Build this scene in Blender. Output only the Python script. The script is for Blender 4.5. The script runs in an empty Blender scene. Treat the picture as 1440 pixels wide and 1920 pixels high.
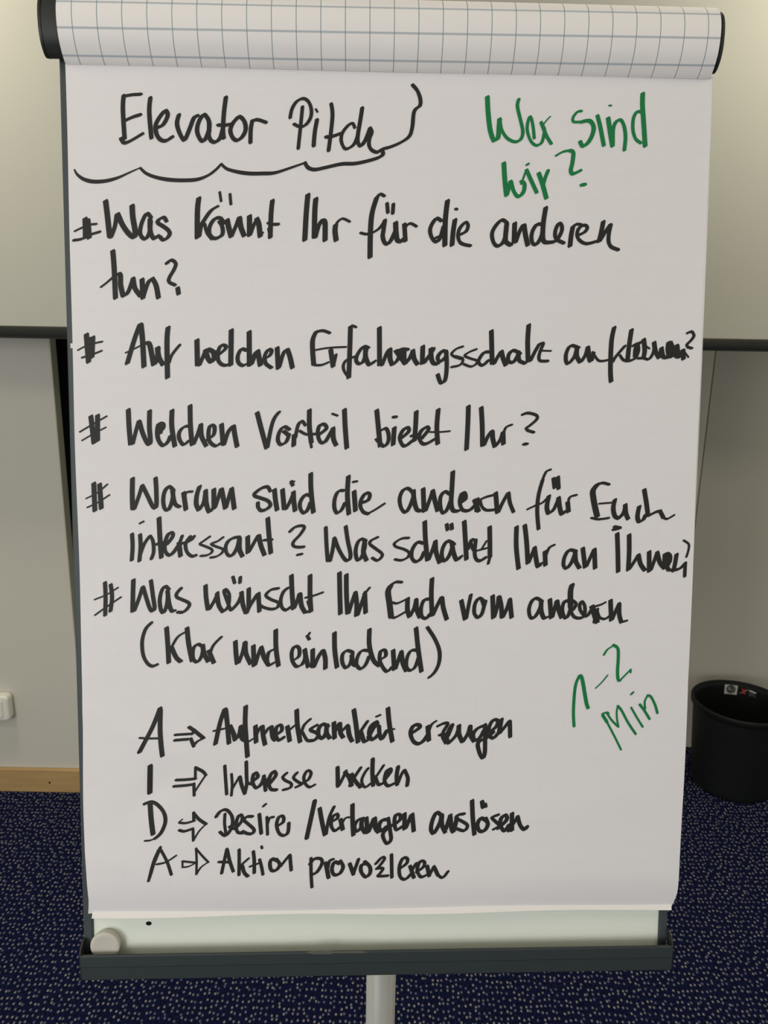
import bpy, bmesh, math, random
from mathutils import Vector, Matrix

S = bpy.context.scene
COL = S.collection
random.seed(4)

# ------------------------------------------------------------------ camera
def srgb(r, g, b):
    f = lambda c: (c / 12.92) if c <= .04045 else ((c + .055) / 1.055) ** 2.4
    return (f(r / 255), f(g / 255), f(b / 255), 1)

cam = bpy.data.cameras.new('camera')
cam.sensor_fit = 'VERTICAL'
cam.sensor_width = 27
cam.sensor_height = 36
cam.lens = 1443 / 1920 * 36
cam.clip_start = .02
cam.dof.use_dof = True
cam.dof.focus_distance = .9
cam.dof.aperture_fstop = 13
cam_o = bpy.data.objects.new('camera', cam)
COL.objects.link(cam_o)
R_, U_, B_ = [0.9998362, 0.0043694, 0.0175652], [-0.0181005, 0.2413564, 0.9702677], [-0.0, -0.9704267, 0.2413959]
cam_o.matrix_world = Matrix(((R_[0], U_[0], B_[0], 0), (R_[1], U_[1], B_[1], 0), (R_[2], U_[2], B_[2], 1.5), (0, 0, 0, 1)))
S.camera = cam_o

# ------------------------------------------------------------------ light
S.view_settings.view_transform = 'Standard'
S.view_settings.look = 'None'
S.view_settings.gamma = 1
S.view_settings.use_curve_mapping = False
S.view_settings.exposure = 0
S.cycles.max_bounces = 6
S.cycles.use_denoising = True

W = bpy.data.worlds.new('world')
S.world = W
W.use_nodes = True
bg = W.node_tree.nodes['Background']
bg.inputs[0].default_value = srgb(236, 234, 230)
bg.inputs[1].default_value = .55

def area(name, loc, target, sx, sy, power, color):
    l = bpy.data.lights.new(name, 'AREA')
    l.shape = 'RECTANGLE'
    l.size, l.size_y = sx, sy
    l.energy = power
    l.color = color[:3]
    o = bpy.data.objects.new(name, l)
    COL.objects.link(o)
    o.location = loc
    o.rotation_euler = (Vector(target) - Vector(loc)).to_track_quat('-Z', 'Y').to_euler()
    return o

# daylight from the window behind the viewer on the left, warm ceiling lamps above
area('window_light', (-1.85, -2.4, 1.62), (.1, 1.2, 1.4), 1.5, 1.6, 58, (.97, .97, 1.0))
area('ceiling_light', (-1.5, .25, 2.66), (-1.5, .25, 0), .6, .6, 9, (1.0, .88, .66))
area('ceiling_light', (1.5, .25, 2.66), (1.5, .25, 0), .6, .6, 9, (1.0, .88, .66))
area('ceiling_light', (-1.25, 1.6, 2.66), (-1.25, 1.6, 0), .25, .25, 16, (1.0, .91, .73))
area('ceiling_light', (1.2, 1.6, 2.66), (1.2, 1.6, 0), .25, .25, 16, (1.0, .91, .73))

# ------------------------------------------------------------------ helpers
BASE = {}

def thing(name, label, cat, loc, group=None):
    o = bpy.data.objects.new(name, None)
    o.empty_display_size = .1
    o.location = loc
    COL.objects.link(o)
    o['label'], o['category'] = label, cat
    if group:
        o['group'] = group
    BASE[o.name] = Vector(loc)
    return o

def tag(o, label, cat, group=None):
    o['label'], o['category'] = label, cat
    if group:
        o['group'] = group
    return o

def mesh(name, verts, faces, mat, parent=None, smooth=False, fix=True, kind=None, label=None, origin=None):
    """verts in world space; parts are stored relative to their thing's base"""
    base = Vector(origin) if origin else Vector((0, 0, 0))
    p = parent
    while p is not None:
        if p.name in BASE:
            base = BASE[p.name]
        p = p.parent
    me = bpy.data.meshes.new(name)
    me.from_pydata([tuple(Vector(v) - base) for v in verts], [], faces)
    me.materials.append(mat)
    if fix:
        bm = bmesh.new()
        bm.from_mesh(me)
        bmesh.ops.recalc_face_normals(bm, faces=bm.faces)
        bm.to_mesh(me)
        bm.free()
    if smooth:
        for f in me.polygons:
            f.use_smooth = True
    o = bpy.data.objects.new(name, me)
    COL.objects.link(o)
    if parent is not None:
        o.parent = parent
    elif origin:
        o.location = base
        BASE[o.name] = base
    if kind:
        o['kind'] = kind
    if label:
        o['label'] = label
    return o

def bevel(o, w, seg=2, angle=.6):
    m = o.modifiers.new('bevel', 'BEVEL')
    m.width, m.segments, m.limit_method, m.angle_limit = w, seg, 'ANGLE', angle
    return o

def boxv(x0, x1, y0, y1, z0, z1):
    v = [(x, y, z) for x in (x0, x1) for y in (y0, y1) for z in (z0, z1)]
    f = [(0, 1, 3, 2), (4, 6, 7, 5), (0, 4, 5, 1), (2, 3, 7, 6), (0, 2, 6, 4), (1, 5, 7, 3)]
    return v, f

def lathe(profile, cx, cy, n=64, closed=False):
    """profile of (radius, z); closed joins the last point to the first"""
    v, f = [], []
    m = len(profile)
    for i in range(n):
        a = 2 * math.pi * i / n
        for r, z in profile:
            v.append((cx + r * math.cos(a), cy + r * math.sin(a), z))
    for i in range(n):
        j = (i + 1) % n
        for k in range(m if closed else m - 1):
            l = (k + 1) % m
            f.append((i * m + k, j * m + k, j * m + l, i * m + l))
    return v, f

# tilted frame of the writing surface: u mm to the right, v mm down, w mm toward the viewer
T0, E1, E2, EN = (Vector(a) for a in ((-0.337830, 0.881657, 1.750311), (0.999290, 0.037182, 0.006039), (-0.011870, 0.158664, 0.987261), (0.035750, -0.986632, 0.158993)))

def P(u, v, w):
    return T0 + E1 * (u / 1000) - E2 * (v / 1000) + EN * (w / 1000)

def pbox(u0, u1, v0, v1, w0, w1):
    v, f = boxv(u0, u1, v0, v1, w0, w1)
    return [P(*q) for q in v], f

def extrude(profile, u0, u1, closed=True, nu=1):
    """profile of (v, w), swept along u"""
    n = len(profile)
    v, f = [], []
    for i in range(nu + 1):
        u = u0 + (u1 - u0) * i / nu
        v += [P(u, a, b) for a, b in profile]
    for i in range(nu):
        for k in range(n if closed else n - 1):
            l = (k + 1) % n
            f.append((i * n + k, i * n + l, (i + 1) * n + l, (i + 1) * n + k))
    if closed:
        f.append(tuple(range(n)))
        f.append(tuple(nu * n + k for k in reversed(range(n))))
    return v, f

def smooth_path(pts, sub=6):
    out = []
    n = len(pts)
    for i in range(n - 1):
        p0, p1, p2, p3 = pts[max(i - 1, 0)], pts[i], pts[i + 1], pts[min(i + 2, n - 1)]
        for k in range(sub):
            t = k / sub
            out.append(tuple(.5 * (2 * b + (c - a) * t + (2 * a - 5 * b + 4 * c - d) * t * t + (-a + 3 * b - 3 * c + d) * t ** 3)
                             for a, b, c, d in zip(p0, p1, p2, p3)))
    out.append(pts[-1])
    return out

# ------------------------------------------------------------------ materials
def material(name, color, rough=.6, spec=.5, metal=0.):
    m = bpy.data.materials.new(name)
    m.use_nodes = True
    b = m.node_tree.nodes['Principled BSDF']
    b.inputs['Base Color'].default_value = color
    b.inputs['Roughness'].default_value = rough
    b.inputs['Specular IOR Level'].default_value = spec
    b.inputs['Metallic'].default_value = metal
    return m

def nodes(m):
    nt = m.node_tree
    return nt, nt.nodes['Principled BSDF']

def add_bump(m, scale, strength, dist=.002, detail=3, stretch=(1, 1, 1)):
    nt, b = nodes(m)
    tc = nt.nodes.new('ShaderNodeTexCoord')
    mp = nt.nodes.new('ShaderNodeMapping')
    mp.inputs['Scale'].default_value = stretch
    nz = nt.nodes.new('ShaderNodeTexNoise')
    nz.inputs['Scale'].default_value = scale
    nz.inputs['Detail'].default_value = detail
    bp = nt.nodes.new('ShaderNodeBump')
    bp.inputs['Strength'].default_value = strength
    bp.inputs['Distance'].default_value = dist
    nt.links.new(tc.outputs['Object'], mp.inputs['Vector'])
    nt.links.new(mp.outputs[0], nz.inputs['Vector'])
    nt.links.new(nz.outputs[0], bp.inputs['Height'])
    nt.links.new(bp.outputs[0], b.inputs['Normal'])

def mottle(m, c0, c1, scale, stretch=(1, 1, 1), detail=4):
    nt, b = nodes(m)
    tc = nt.nodes.new('ShaderNodeTexCoord')
    mp = nt.nodes.new('ShaderNodeMapping')
    mp.inputs['Scale'].default_value = stretch
    nz = nt.nodes.new('ShaderNodeTexNoise')
    nz.inputs['Scale'].default_value = scale
    nz.inputs['Detail'].default_value = detail
    cr = nt.nodes.new('ShaderNodeValToRGB')
    cr.color_ramp.elements[0].position, cr.color_ramp.elements[1].position = .3, .7
    cr.color_ramp.elements[0].color, cr.color_ramp.elements[1].color = c0, c1
    nt.links.new(tc.outputs['Object'], mp.inputs['Vector'])
    nt.links.new(mp.outputs[0], nz.inputs['Vector'])
    nt.links.new(nz.outputs[0], cr.inputs[0])
    nt.links.new(cr.outputs[0], b.inputs['Base Color'])

def grid_paper(name, base, line_v, line_h, wv, wh, hazy):
    """paper printed with a 25 mm grid; UVs are in millimetres"""
    m = material(name, base, .75, .25)
    nt, b = nodes(m)
    uv = nt.nodes.new('ShaderNodeUVMap')
    sep = nt.nodes.new('ShaderNodeSeparateXYZ')
    nt.links.new(uv.outputs[0], sep.inputs[0])
    def math_(op, a, c):
        n = nt.nodes.new('ShaderNodeMath')
        n.operation = op
        for i, x in enumerate((a, c)):
            if isinstance(x, (int, float)):
                n.inputs[i].default_value = x
            else:
                nt.links.new(x, n.inputs[i])
        return n.outputs[0]
    def line(chan, off, w, soft):
        t = math_('PINGPONG', math_('SUBTRACT', chan, off), 12.425)
        mr = nt.nodes.new('ShaderNodeMapRange')
        mr.interpolation_type = 'SMOOTHSTEP'
        mr.inputs[1].default_value, mr.inputs[2].default_value = w / 2, w / 2 + soft
        mr.inputs[3].default_value, mr.inputs[4].default_value = 1, 0
        nt.links.new(t, mr.inputs[0])
        return mr.outputs[0]
    def mix(fac, a, c):
        n = nt.nodes.new('ShaderNodeMix')
        n.data_type = 'RGBA'
        nt.links.new(fac, n.inputs[0])
        if isinstance(a, tuple):
            n.inputs[6].default_value = a
        else:
            nt.links.new(a, n.inputs[6])
        n.inputs[7].default_value = c
        return n.outputs[2]
    c = mix(line(sep.outputs[1], 0, wh, hazy * 2.5), base, line_h)
    c = mix(line(sep.outputs[0], 16.3, wv, hazy), c, line_v)
    nt.links.new(c, b.inputs['Base Color'])
    return m

M = {}
M['wall'] = material('wall_paint', srgb(191, 189, 177), .85, .2)
add_bump(M['wall'], 220, .12, .001, 2, (1, 1, 3))
M['wall_r'] = material('partition_panel', srgb(190, 187, 172), .85, .2)
add_bump(M['wall_r'], 220, .12, .001, 2, (1, 1, 3))
M['wall_b'] = material('partition_panel_pale', srgb(206, 204, 186), .85, .2)
M['edge'] = material('panel_edge', srgb(170, 170, 148), .6, .3)
M['gap'] = material('recess_shade', srgb(26, 29, 27), .95, .1)  # near-black colour for the shade in the panel gap, also used for holes
M['groove'] = material('groove', srgb(122, 119, 100), .9, .1)
M['ceiling'] = material('ceiling_paint', srgb(225, 222, 212), .9, .2)
M['wood'] = material('light_oak', srgb(168, 136, 88), .5, .35)
mottle(M['wood'], srgb(176, 146, 98), srgb(160, 132, 86), 9, (.6, 1, 9))
M['screen'] = material('projection_cloth', srgb(168, 168, 158), .9, .2)
M['black'] = material('black_plastic', srgb(40, 42, 40), .5, .4)
M['screenbar'] = material('screen_rail', srgb(30, 32, 29), .5, .3)
M['grey'] = material('anthracite_lacquer', srgb(66, 73, 74), .5, .3)
M['tray'] = material('anthracite_plastic', srgb(50, 58, 58), .55, .3)
M['bar'] = material('clamp_plastic', srgb(48, 51, 47), .5, .3)
M['board'] = material('white_enamel', srgb(232, 238, 224), .25, .5)
M['tube'] = material('silver_lacquer', srgb(176, 176, 166), .42, .5)
M['magnet'] = material('grey_magnet', srgb(196, 192, 180), .45, .4)
M['ink'] = material('black_marker_ink', srgb(40, 40, 38), .55, .25)
M['green'] = material('green_marker_ink', srgb(22, 122, 66), .6, .25)
M['paper'] = material('paper', srgb(232, 229, 224), .8, .2)
M['bin'] = material('bin_plastic', srgb(15, 17, 18), .6, .25)
add_bump(M['bin'], 600, .15, .0006, 2)
M['sticker'] = material('sticker_white', srgb(198, 198, 190), .5, .3)
M['sticker_g'] = material('sticker_grey', srgb(120, 120, 116), .5, .3)
M['sticker_d'] = material('sticker_dark', srgb(70, 72, 68), .5, .3)
M['sticker_r'] = material('sticker_red', srgb(210, 45, 38), .5, .3)
M['socket'] = material('white_plastic', srgb(216, 214, 202), .35, .5)
M['tape'] = material('tape', srgb(92, 94, 86), .5, .3)
M['flip'] = grid_paper('grid_paper', srgb(240, 236, 230), srgb(120, 142, 150), srgb(182, 189, 192), .35, 1.0, .4)
M['sheet'] = grid_paper('blank_back_of_grid_paper', srgb(231, 228, 226), srgb(230, 227, 225), srgb(230, 227, 225), .8, 1.2, .6)

add_bump(M['sheet'], 11, .22, .006, 4)

def carpet():
    m = material('speckled_carpet', srgb(12, 15, 36), .95, .05)
    nt, b = nodes(m)
    tc = nt.nodes.new('ShaderNodeTexCoord')
    mp = nt.nodes.new('ShaderNodeMapping')
    mp.inputs['Scale'].default_value = (86, 60, 1)
    vo = nt.nodes.new('ShaderNodeTexVoronoi')
    vo.voronoi_dimensions = '2D'
    vo.inputs['Scale'].default_value = 1
    vo.inputs['Randomness'].default_value = .62
    nt.links.new(tc.outputs['Object'], mp.inputs['Vector'])
    nt.links.new(mp.outputs[0], vo.inputs['Vector'])
    mr = nt.nodes.new('ShaderNodeMapRange')
    mr.interpolation_type = 'SMOOTHSTEP'
    mr.inputs[1].default_value, mr.inputs[2].default_value = .12, .28
    mr.inputs[3].default_value, mr.inputs[4].default_value = 1, 0
    nt.links.new(vo.outputs['Distance'], mr.inputs[0])
    cr = nt.nodes.new('ShaderNodeValToRGB')
    cr.color_ramp.elements[0].color = srgb(84, 88, 112)
    cr.color_ramp.elements[1].color = srgb(136, 134, 131)
    sp = nt.nodes.new('ShaderNodeSeparateColor')
    nt.links.new(vo.outputs['Color'], sp.inputs[0])
    nt.links.new(sp.outputs[0], cr.inputs[0])
    nz = nt.nodes.new('ShaderNodeTexNoise')
    nz.inputs['Scale'].default_value = 160
    nt.links.new(tc.outputs['Object'], nz.inputs['Vector'])
    bc = nt.nodes.new('ShaderNodeValToRGB')
    bc.color_ramp.elements[0].position, bc.color_ramp.elements[1].position = .35, .7
    bc.color_ramp.elements[0].color = srgb(9, 12, 30)
    bc.color_ramp.elements[1].color = srgb(20, 27, 62)
    nt.links.new(nz.outputs[0], bc.inputs[0])
    mx = nt.nodes.new('ShaderNodeMix')
    mx.data_type = 'RGBA'
    nt.links.new(mr.outputs[0], mx.inputs[0])
    nt.links.new(bc.outputs[0], mx.inputs[6])
    nt.links.new(cr.outputs[0], mx.inputs[7])
    nt.links.new(mx.outputs[2], b.inputs['Base Color'])
    bp = nt.nodes.new('ShaderNodeBump')
    bp.inputs['Strength'].default_value = .6
    bp.inputs['Distance'].default_value = .003
    nt.links.new(mr.outputs[0], bp.inputs['Height'])
    nt.links.new(bp.outputs[0], b.inputs['Normal'])
    return m
M['carpet'] = carpet()

# ------------------------------------------------------------------ the room
def struct(name, b, mat):
    v, f = boxv(*b)
    return mesh(name, v, f, mat, kind='structure')

CEIL = 2.7
struct('floor', (-3.2, 3.2, -3.2, 2.75, -.05, 0), M['carpet'])
struct('ceiling', (-3.2, 3.2, -3.2, 2.75, CEIL, CEIL + .05), M['ceiling'])
struct('wall_left', (-3.2, -.949, 2.207, 2.245, 0, CEIL), M['wall'])
struct('trim_1', (-.949, -.946, 2.2065, 2.2455, 0, CEIL), M['edge'])
struct('gap_shade_strip', (-.99, -.80, 2.30, 2.345, 0, CEIL), M['gap'])  # dark strip: shade of the gap behind the left panel, put in as colour
struct('wall_back', (-3.2, 1.0595, 2.541, 2.62, 0, CEIL), M['wall_b'])
struct('trim_3', (1.0595, 1.0635, 2.5425, 2.60, 0, CEIL), M['groove'])
struct('wall_right', (1.0635, 3.2, 2.541, 2.62, 0, CEIL), M['wall_r'])
bb = struct('baseboard_left', (-3.2, -.949, 2.192, 2.2069, 0, .082), M['wood'])
bevel(bb, .003, 2)
# nail hole in the skirting
nv, nf = lathe([(0, 0), (.0032, 0)], 0, 0, 14)
mesh('nail_hole', [(-1.0618 + x, 2.1916, .036 + y * 1.3) for x, y, z in nv], nf, M['gap'], parent=bb, fix=False)

# ------------------------------------------------------------------ projection screen
sc = thing('projection_screen', 'pulled-down cream projection screen with black bottom rail hanging behind the flip chart', 'projection screen', (0, 2.0, 1.44))
v, f = boxv(-1.22, 1.30, 1.999, 2.001, 1.462, 2.60)
mesh('screen_cloth', v, f, M['screen'], sc)
prof = []
for k in range(16):
    a = 2 * math.pi * k / 16
    prof.append((.0155 * math.cos(a) * .9, .0155 * math.sin(a)))
v = [(x, 2.0 + py, 1.4555 + pz) for x in (-1.23, 1.31) for py, pz in prof]
f = [(k, (k + 1) % 16, 16 + (k + 1) % 16, 16 + k) for k in range(16)] + [tuple(range(16)), tuple(range(31, 15, -1))]
mesh('bottom_rail', v, f, M['screenbar'], sc, smooth=True)
v, f = boxv(-1.30, 1.38, 1.95, 2.07, 2.59, CEIL)
bevel(mesh('screen_case', v, f, M['socket'], sc), .012, 3)

# ------------------------------------------------------------------ wall box low on the left wall
def rounded_box(x0, x1, y0, y1, z0, z1, r, n=6):
    pts = []
    for cx, cz, a0 in ((x1 - r, z1 - r, 0), (x0 + r, z1 - r, 90), (x0 + r, z0 + r, 180), (x1 - r, z0 + r, 270)):
        for k in range(n + 1):
            a = math.radians(a0 + 90 * k / n)
            pts.append((cx + r * math.cos(a), cz + r * math.sin(a)))
    m = len(pts)
    v = [(x, y, z) for y in (y0, y1) for x, z in pts]
    f = [tuple(range(m)), tuple(range(2 * m - 1, m - 1, -1))] + [(k, (k + 1) % m, m + (k + 1) % m, m + k) for k in range(m)]
    return v, f
wb = thing('wall_socket', 'white plastic surface-mounted socket box with rounded corners low on the left wall', 'socket', (-1.199, 2.207, .262))
v, f = rounded_box(-1.243, -1.158, 2.172, 2.207, .262, .348, .014)
bevel(mesh('socket_box', v, f, M['socket'], wb), .008, 3)
v, f = rounded_box(-1.228, -1.176, 2.1685, 2.174, .275, .336, .008)
bevel(mesh('cover_plate', v, f, M['socket'], wb), .0025, 2)

# ------------------------------------------------------------------ waste bin
BX, BY, BH, RT, RB = 1.1917, 2.322, .303, .1528, .1267
wbin = thing('waste_bin', 'round black plastic waste bin with rolled rim standing on the carpet by the right wall', 'waste bin', (BX, BY, 0))
rad = lambda z: RB + (RT - .005 - RB) * z / BH
prof = [(0, .002), (RB - .006, .002), (RB, .006), (RB + .0008, .012)] + [(rad(z), z) for z in (.06, .12, .18, .24, .28)]
prof += [(rad(BH) - .003, BH - .004), (rad(BH) - .005, BH - .004), (rad(.28) - .003, .28), (rad(.1) - .003, .1), (rad(.01) - .003, .009), (0, .008)]
v, f = lathe(prof, BX, BY, 96)
mesh('bin_body', v, f, M['bin'], wbin, smooth=True)
rim = [(RT - .007, BH - .012)]
for k in range(9):
    a = math.radians(180 - 22.5 * k)
    rim.append((RT - .0025 + .0045 * math.cos(a), BH - .0045 + .0045 * math.sin(a)))
rim += [(RT + .0015, BH - .019), (RT - .0005, BH - .021), (RT - .007, BH - .02)]
v, f = lathe(rim, BX, BY, 96, True)
mesh('bin_rim', v, f, M['bin'], wbin, smooth=True)

def patch(a0, a1, z0, z1, off, n=10):
    """a sheet stuck on the inner wall, seen from inside; a in degrees; slight thickness"""
    v, f = [], []
    for lift in (0, .0003):
        for i in range(n + 1):
            a = math.radians(a0 + (a1 - a0) * i / n)
            for z in (z0, z1):
                r = rad(z) - .0033 - off - lift
                v.append((BX + r * math.cos(a), BY + r * math.sin(a), z))
    m = 2 * (n + 1)
    for i in range(n):
        k = 2 * i
        f += [(k, k + 1, k + 3, k + 2), (m + k, m + k + 2, m + k + 3, m + k + 1), (k, k + 2, m + k + 2, m + k), (k + 1, m + k + 1, m + k + 3, k + 3)]
    f += [(0, m, m + 1, 1), (m - 2, m - 1, 2 * m - 1, 2 * m - 2)]
    return v, f

def decal(shapes, mat, name, parent, a_mid, z_mid, off):
    """flat shapes (mm, x right, y up) wrapped on the inner wall"""
    v, f = [], []
    for sh in shapes:
        b = len(v)
        for x, y in sh:
            z = z_mid + y / 1000
            r = rad(z) - .0033 - off
            a = math.radians(a_mid) - x / 1000 / r
            v.append((BX + r * math.cos(a), BY + r * math.sin(a), z))
        f.append(tuple(range(b, len(v))))
    return mesh(name, v, f, mat, parent, fix=False)

def bar(x0, y0, x1, y1, w):
    d = math.hypot(x1 - x0, y1 - y0)
    nx, ny = -(y1 - y0) / d * w / 2, (x1 - x0) / d * w / 2
    return [(x0 + nx, y0 + ny), (x0 - nx, y0 - ny), (x1 - nx, y1 - ny), (x1 + nx, y1 + ny)]

v, f = patch(69.8, 86.6, .2555, .2925, .0003)
st = mesh('sticker', v, f, M['sticker'], wbin, label='square white sticker with a round grey test mark')
A0, Z0 = 78.2, .274
disc = [(15.5 * math.cos(2 * math.pi * k / 40), 15.5 * math.sin(2 * math.pi * k / 40)) for k in range(40)]
decal([disc], M['sticker_d'], 'emblem_disc', st, A0, Z0, .0009)
lt = [bar(-9, 4.5, -3.5, 4.5, 1.6), bar(-6.2, 4.5, -6.2, -4, 1.6),
      bar(-2, 4.5, -2, -2.5, 1.6), bar(2, 4.5, 2, -2.5, 1.6), bar(-2.6, -3.2, 2.6, -3.2, 1.6), bar(-1.8, 7, -.8, 7, 1.3), bar(.8, 7, 1.8, 7, 1.3),
      bar(3.6, 4.8, 6.2, -4, 1.6), bar(6.2, -4, 8.8, 4.8, 1.6)]
decal(lt, M['sticker'], 'emblem_lettering', st, A0, Z0, .0013)
arc = []
for k in range(20):
    a0, a1 = 2 * math.pi * k / 20, 2 * math.pi * (k + .6) / 20
    arc.append([(12.6 * math.cos(a0), 12.6 * math.sin(a0)), (13.9 * math.cos(a0), 13.9 * math.sin(a0)), (13.9 * math.cos(a1), 13.9 * math.sin(a1)), (12.6 * math.cos(a1), 12.6 * math.sin(a1))])
decal(arc, M['sticker_g'], 'emblem_ring', st, A0, Z0, .0013)
v, f = patch(44.5, 67, .258, .288, .0003)
st2 = mesh('sticker', v, f, M['bin'], wbin, label='dark sticker with a red and grey emblem')
decal([[(-9, 12), (0, 5), (7, 12), (4, 0), (7, -12), (0, -6), (-5, -11), (-3, 1)]], M['sticker_r'], 'emblem_cross', st2, 61.5, .2735, .0009)
decal([bar(-12, -9, 15, 10, 3)], M['sticker_g'], 'emblem_stripe', st2, 61.5, .2735, .0013)
decal([[(-11, 3), (-11, -11), (-2, -13), (-1, -8), (12, -12), (12, -4), (3, -3), (11, 2), (11, 5)]], M['sticker_d'], 'emblem_block', st2, 50.5, .2735, .0009)
decal([bar(-10, 8, 12, 5, 5)], M['sticker'], 'emblem_bar', st2, 50.5, .2735, .0012)

# ------------------------------------------------------------------ flip chart easel
EX, EY = .003, .80
ez = thing('flipchart_easel', 'anthracite flip chart easel with white board, pen tray and silver column on blue carpet', 'flip chart', (EX, EY, 0))
v, f = pbox(.5, 661.5, -60, 994, -24, -14)
bd = mesh('whiteboard', v, f, M['board'], ez)
hv, hf = lathe([(0, 0), (3.3, 0)], 0, 0, 24)
mesh('screw_hole', [P(63.6 + x, 942.2 + y * .75, -13.7) for x, y, z in hv], hf, M['gap'], bd, fix=False)
for u0, u1 in ((-10.6, .7), (661.2, 671.6)):
    v, f = pbox(u0, u1, -60, 994.5, -30, -11.5)
    bevel(mesh('side_rail', v, f, M['grey'], ez), .002, 2)
v, f = pbox(-10.6, 671.6, -66, -58, -30, -11.5)
bevel(mesh('top_rail', v, f, M['grey'], ez), .002, 2)
# clamp bar carrying the pad
bar_prof = [(-7, -1), (-8, 4), (-11.5, 9), (-16.5, 13.5), (-24, 17), (-33, 19), (-41, 19.4), (-49, 18.4), (-56, 15.6), (-62, 10), (-66, 3), (-67.5, -6), (-67, -29), (-24, -29), (-10, -9)]
bar_prof = smooth_path(bar_prof[:12], 4) + bar_prof[12:]
v, f = extrude(bar_prof, -17, 679)
cb = mesh('clamp_bar', v, f, M['bar'], ez)
for p_ in cb.data.polygons:
    p_.use_smooth = len(p_.vertices) == 4
cb.modifiers.new('crease', 'EDGE_SPLIT').split_angle = .6
big = [(a + (.5 if a > -30 else -.8), b + .8) for a, b in bar_prof]
for u0, u1 in ((-19, -16.5), (678.5, 681.5)):
    v, f = extrude(big, u0, u1)
    mesh('end_cap', v, f, M['black'], cb)
# pen tray
lip = [(967.4, 5), (969, 5.8), (981, 5.2), (982.5, 4.2), (998, 2.6), (1000, .5), (1000, -28), (996, -28), (996, -1), (979, 2.2), (967.4, 3)]
v, f = extrude(lip, -8.4, 671.2)
tr = mesh('pen_tray', v, f, M['tray'], ez)
endp = [(967, 5.4), (963, 4.4), (959, 1), (956.5, -5), (956, -11), (1000, -11), (1000, .5), (998, 2.8), (982.5, 4.4)]
for u0, u1 in ((-10, -8), (670.8, 672.6)):
    v, f = extrude(endp, u0, u1)
    bevel(mesh('tray_end', v, f, M['black'], tr), .0006, 1)
tp = [(0, 0), (6, -2.6), (28, -3.2), (30, -1), (62, -1.2), (70, 1), (64, 2.4), (30, 1.6), (27, 3.4), (8, 3)]
mesh('tape_scrap', [P(247 + a, 967.6 + b * .6, 6.3) for a, b in tp] + [P(247 + a, 967.6 + b * .6, 5.0) for a, b in tp],
     [tuple(range(10)), tuple(range(19, 9, -1))] + [(k, (k + 1) % 10, 10 + (k + 1) % 10, 10 + k) for k in range(10)], M['tape'], tr, label='scrap of clear tape left on the tray edge')
# column and castor foot
v, f = lathe([(0, .11), (.0185, .11), (.0185, .86), (0, .86)], EX + .004, EY, 48)
col = mesh('column', v, f, M['tube'], ez, smooth=False)
for p_ in col.data.polygons:
    p_.use_smooth = abs(p_.normal.z) < .5
v, f = boxv(EX - .05, EX + .058, EY + .010, EY + .05, .79, .90)
bevel(mesh('tilt_bracket', v, f, M['grey'], ez), .004, 2)
v, f = lathe([(0, .07), (.05, .07), (.05, .10), (.03, .14), (.0188, .145), (0, .145)], EX + .004, EY, 32)
mesh('base_hub', v, f, M['grey'], ez, smooth=True)
for k in range(5):
    a = math.radians(90 + 72 * k)
    d, n = Vector((math.cos(a), math.sin(a), 0)), Vector((-math.sin(a), math.cos(a), 0))
    o = Vector((EX + .004, EY, 0))
    vv = []
    for t, hw, z0, z1 in ((.04, .02, .074, .104), (.30, .013, .058, .074)):
        for s in (-1, 1):
            for z in (z0, z1):
                vv.append(o + d * t + n * hw * s + Vector((0, 0, z)))
    ff = [(0, 1, 3, 2), (4, 6, 7, 5), (0, 4, 5, 1), (2, 3, 7, 6), (0, 2, 6, 4), (1, 5, 7, 3)]
    ft = bevel(mesh('foot', vv, ff, M['grey'], ez), .003, 2)
    cv, cf = lathe([(0, -.011), (.024, -.011), (.029, -.006), (.029, .006), (.024, .011), (0, .011)], 0, 0, 24)
    mesh('castor', [o + d * (.285 + x) + n * z + Vector((0, 0, y + .029)) for x, y, z in cv], cf, M['black'], ft, smooth=True)

# ------------------------------------------------------------------ flip chart pad
def wz(u, v):
    """height of the written sheet over its plane, mm"""
    w = .5 * math.sin(u / 68 + v / 150) + .45 * math.sin(v / 52 + 1.3 + .5 * math.sin(u / 120)) * min(1, v / 150)
    if v > 590:
        w -= (v - 590) * .006
    w += 1.1 * math.exp(-((u - 95) / 70) ** 2 - ((v - 735) / 26) ** 2)
    w -= .8 * math.exp(-((u - 520 - .3 * v) / 60) ** 2 - ((v - 655) / 18) ** 2)
    for cu, cv, su, sv, ang, h in ((40, 705, 60, 5, .5, .9), (75, 780, 50, 6, -.7, -.8), (30, 860, 45, 6, .3, .8), (120, 690, 40, 7, 1.2, .7),
                                   (200, 300, 110, 7, -.6, .25), (430, 430, 140, 8, .5, -.25), (330, 640, 120, 7, .15, .35), (560, 800, 90, 8, -.2, .4)):
        x, y = u - cu, v - cv
        p, q = x * math.cos(ang) + y * math.sin(ang), -x * math.sin(ang) + y * math.cos(ang)
        w += 1.7 * h * math.exp(-(p / su) ** 2 - (q / sv / 2.5) ** 2)
    if v > 880:
        t = (v - 880) / 48
        w -= 7.5 * t * t + .8 * math.sin(u / 75 + .6) * t
    return w

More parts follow.
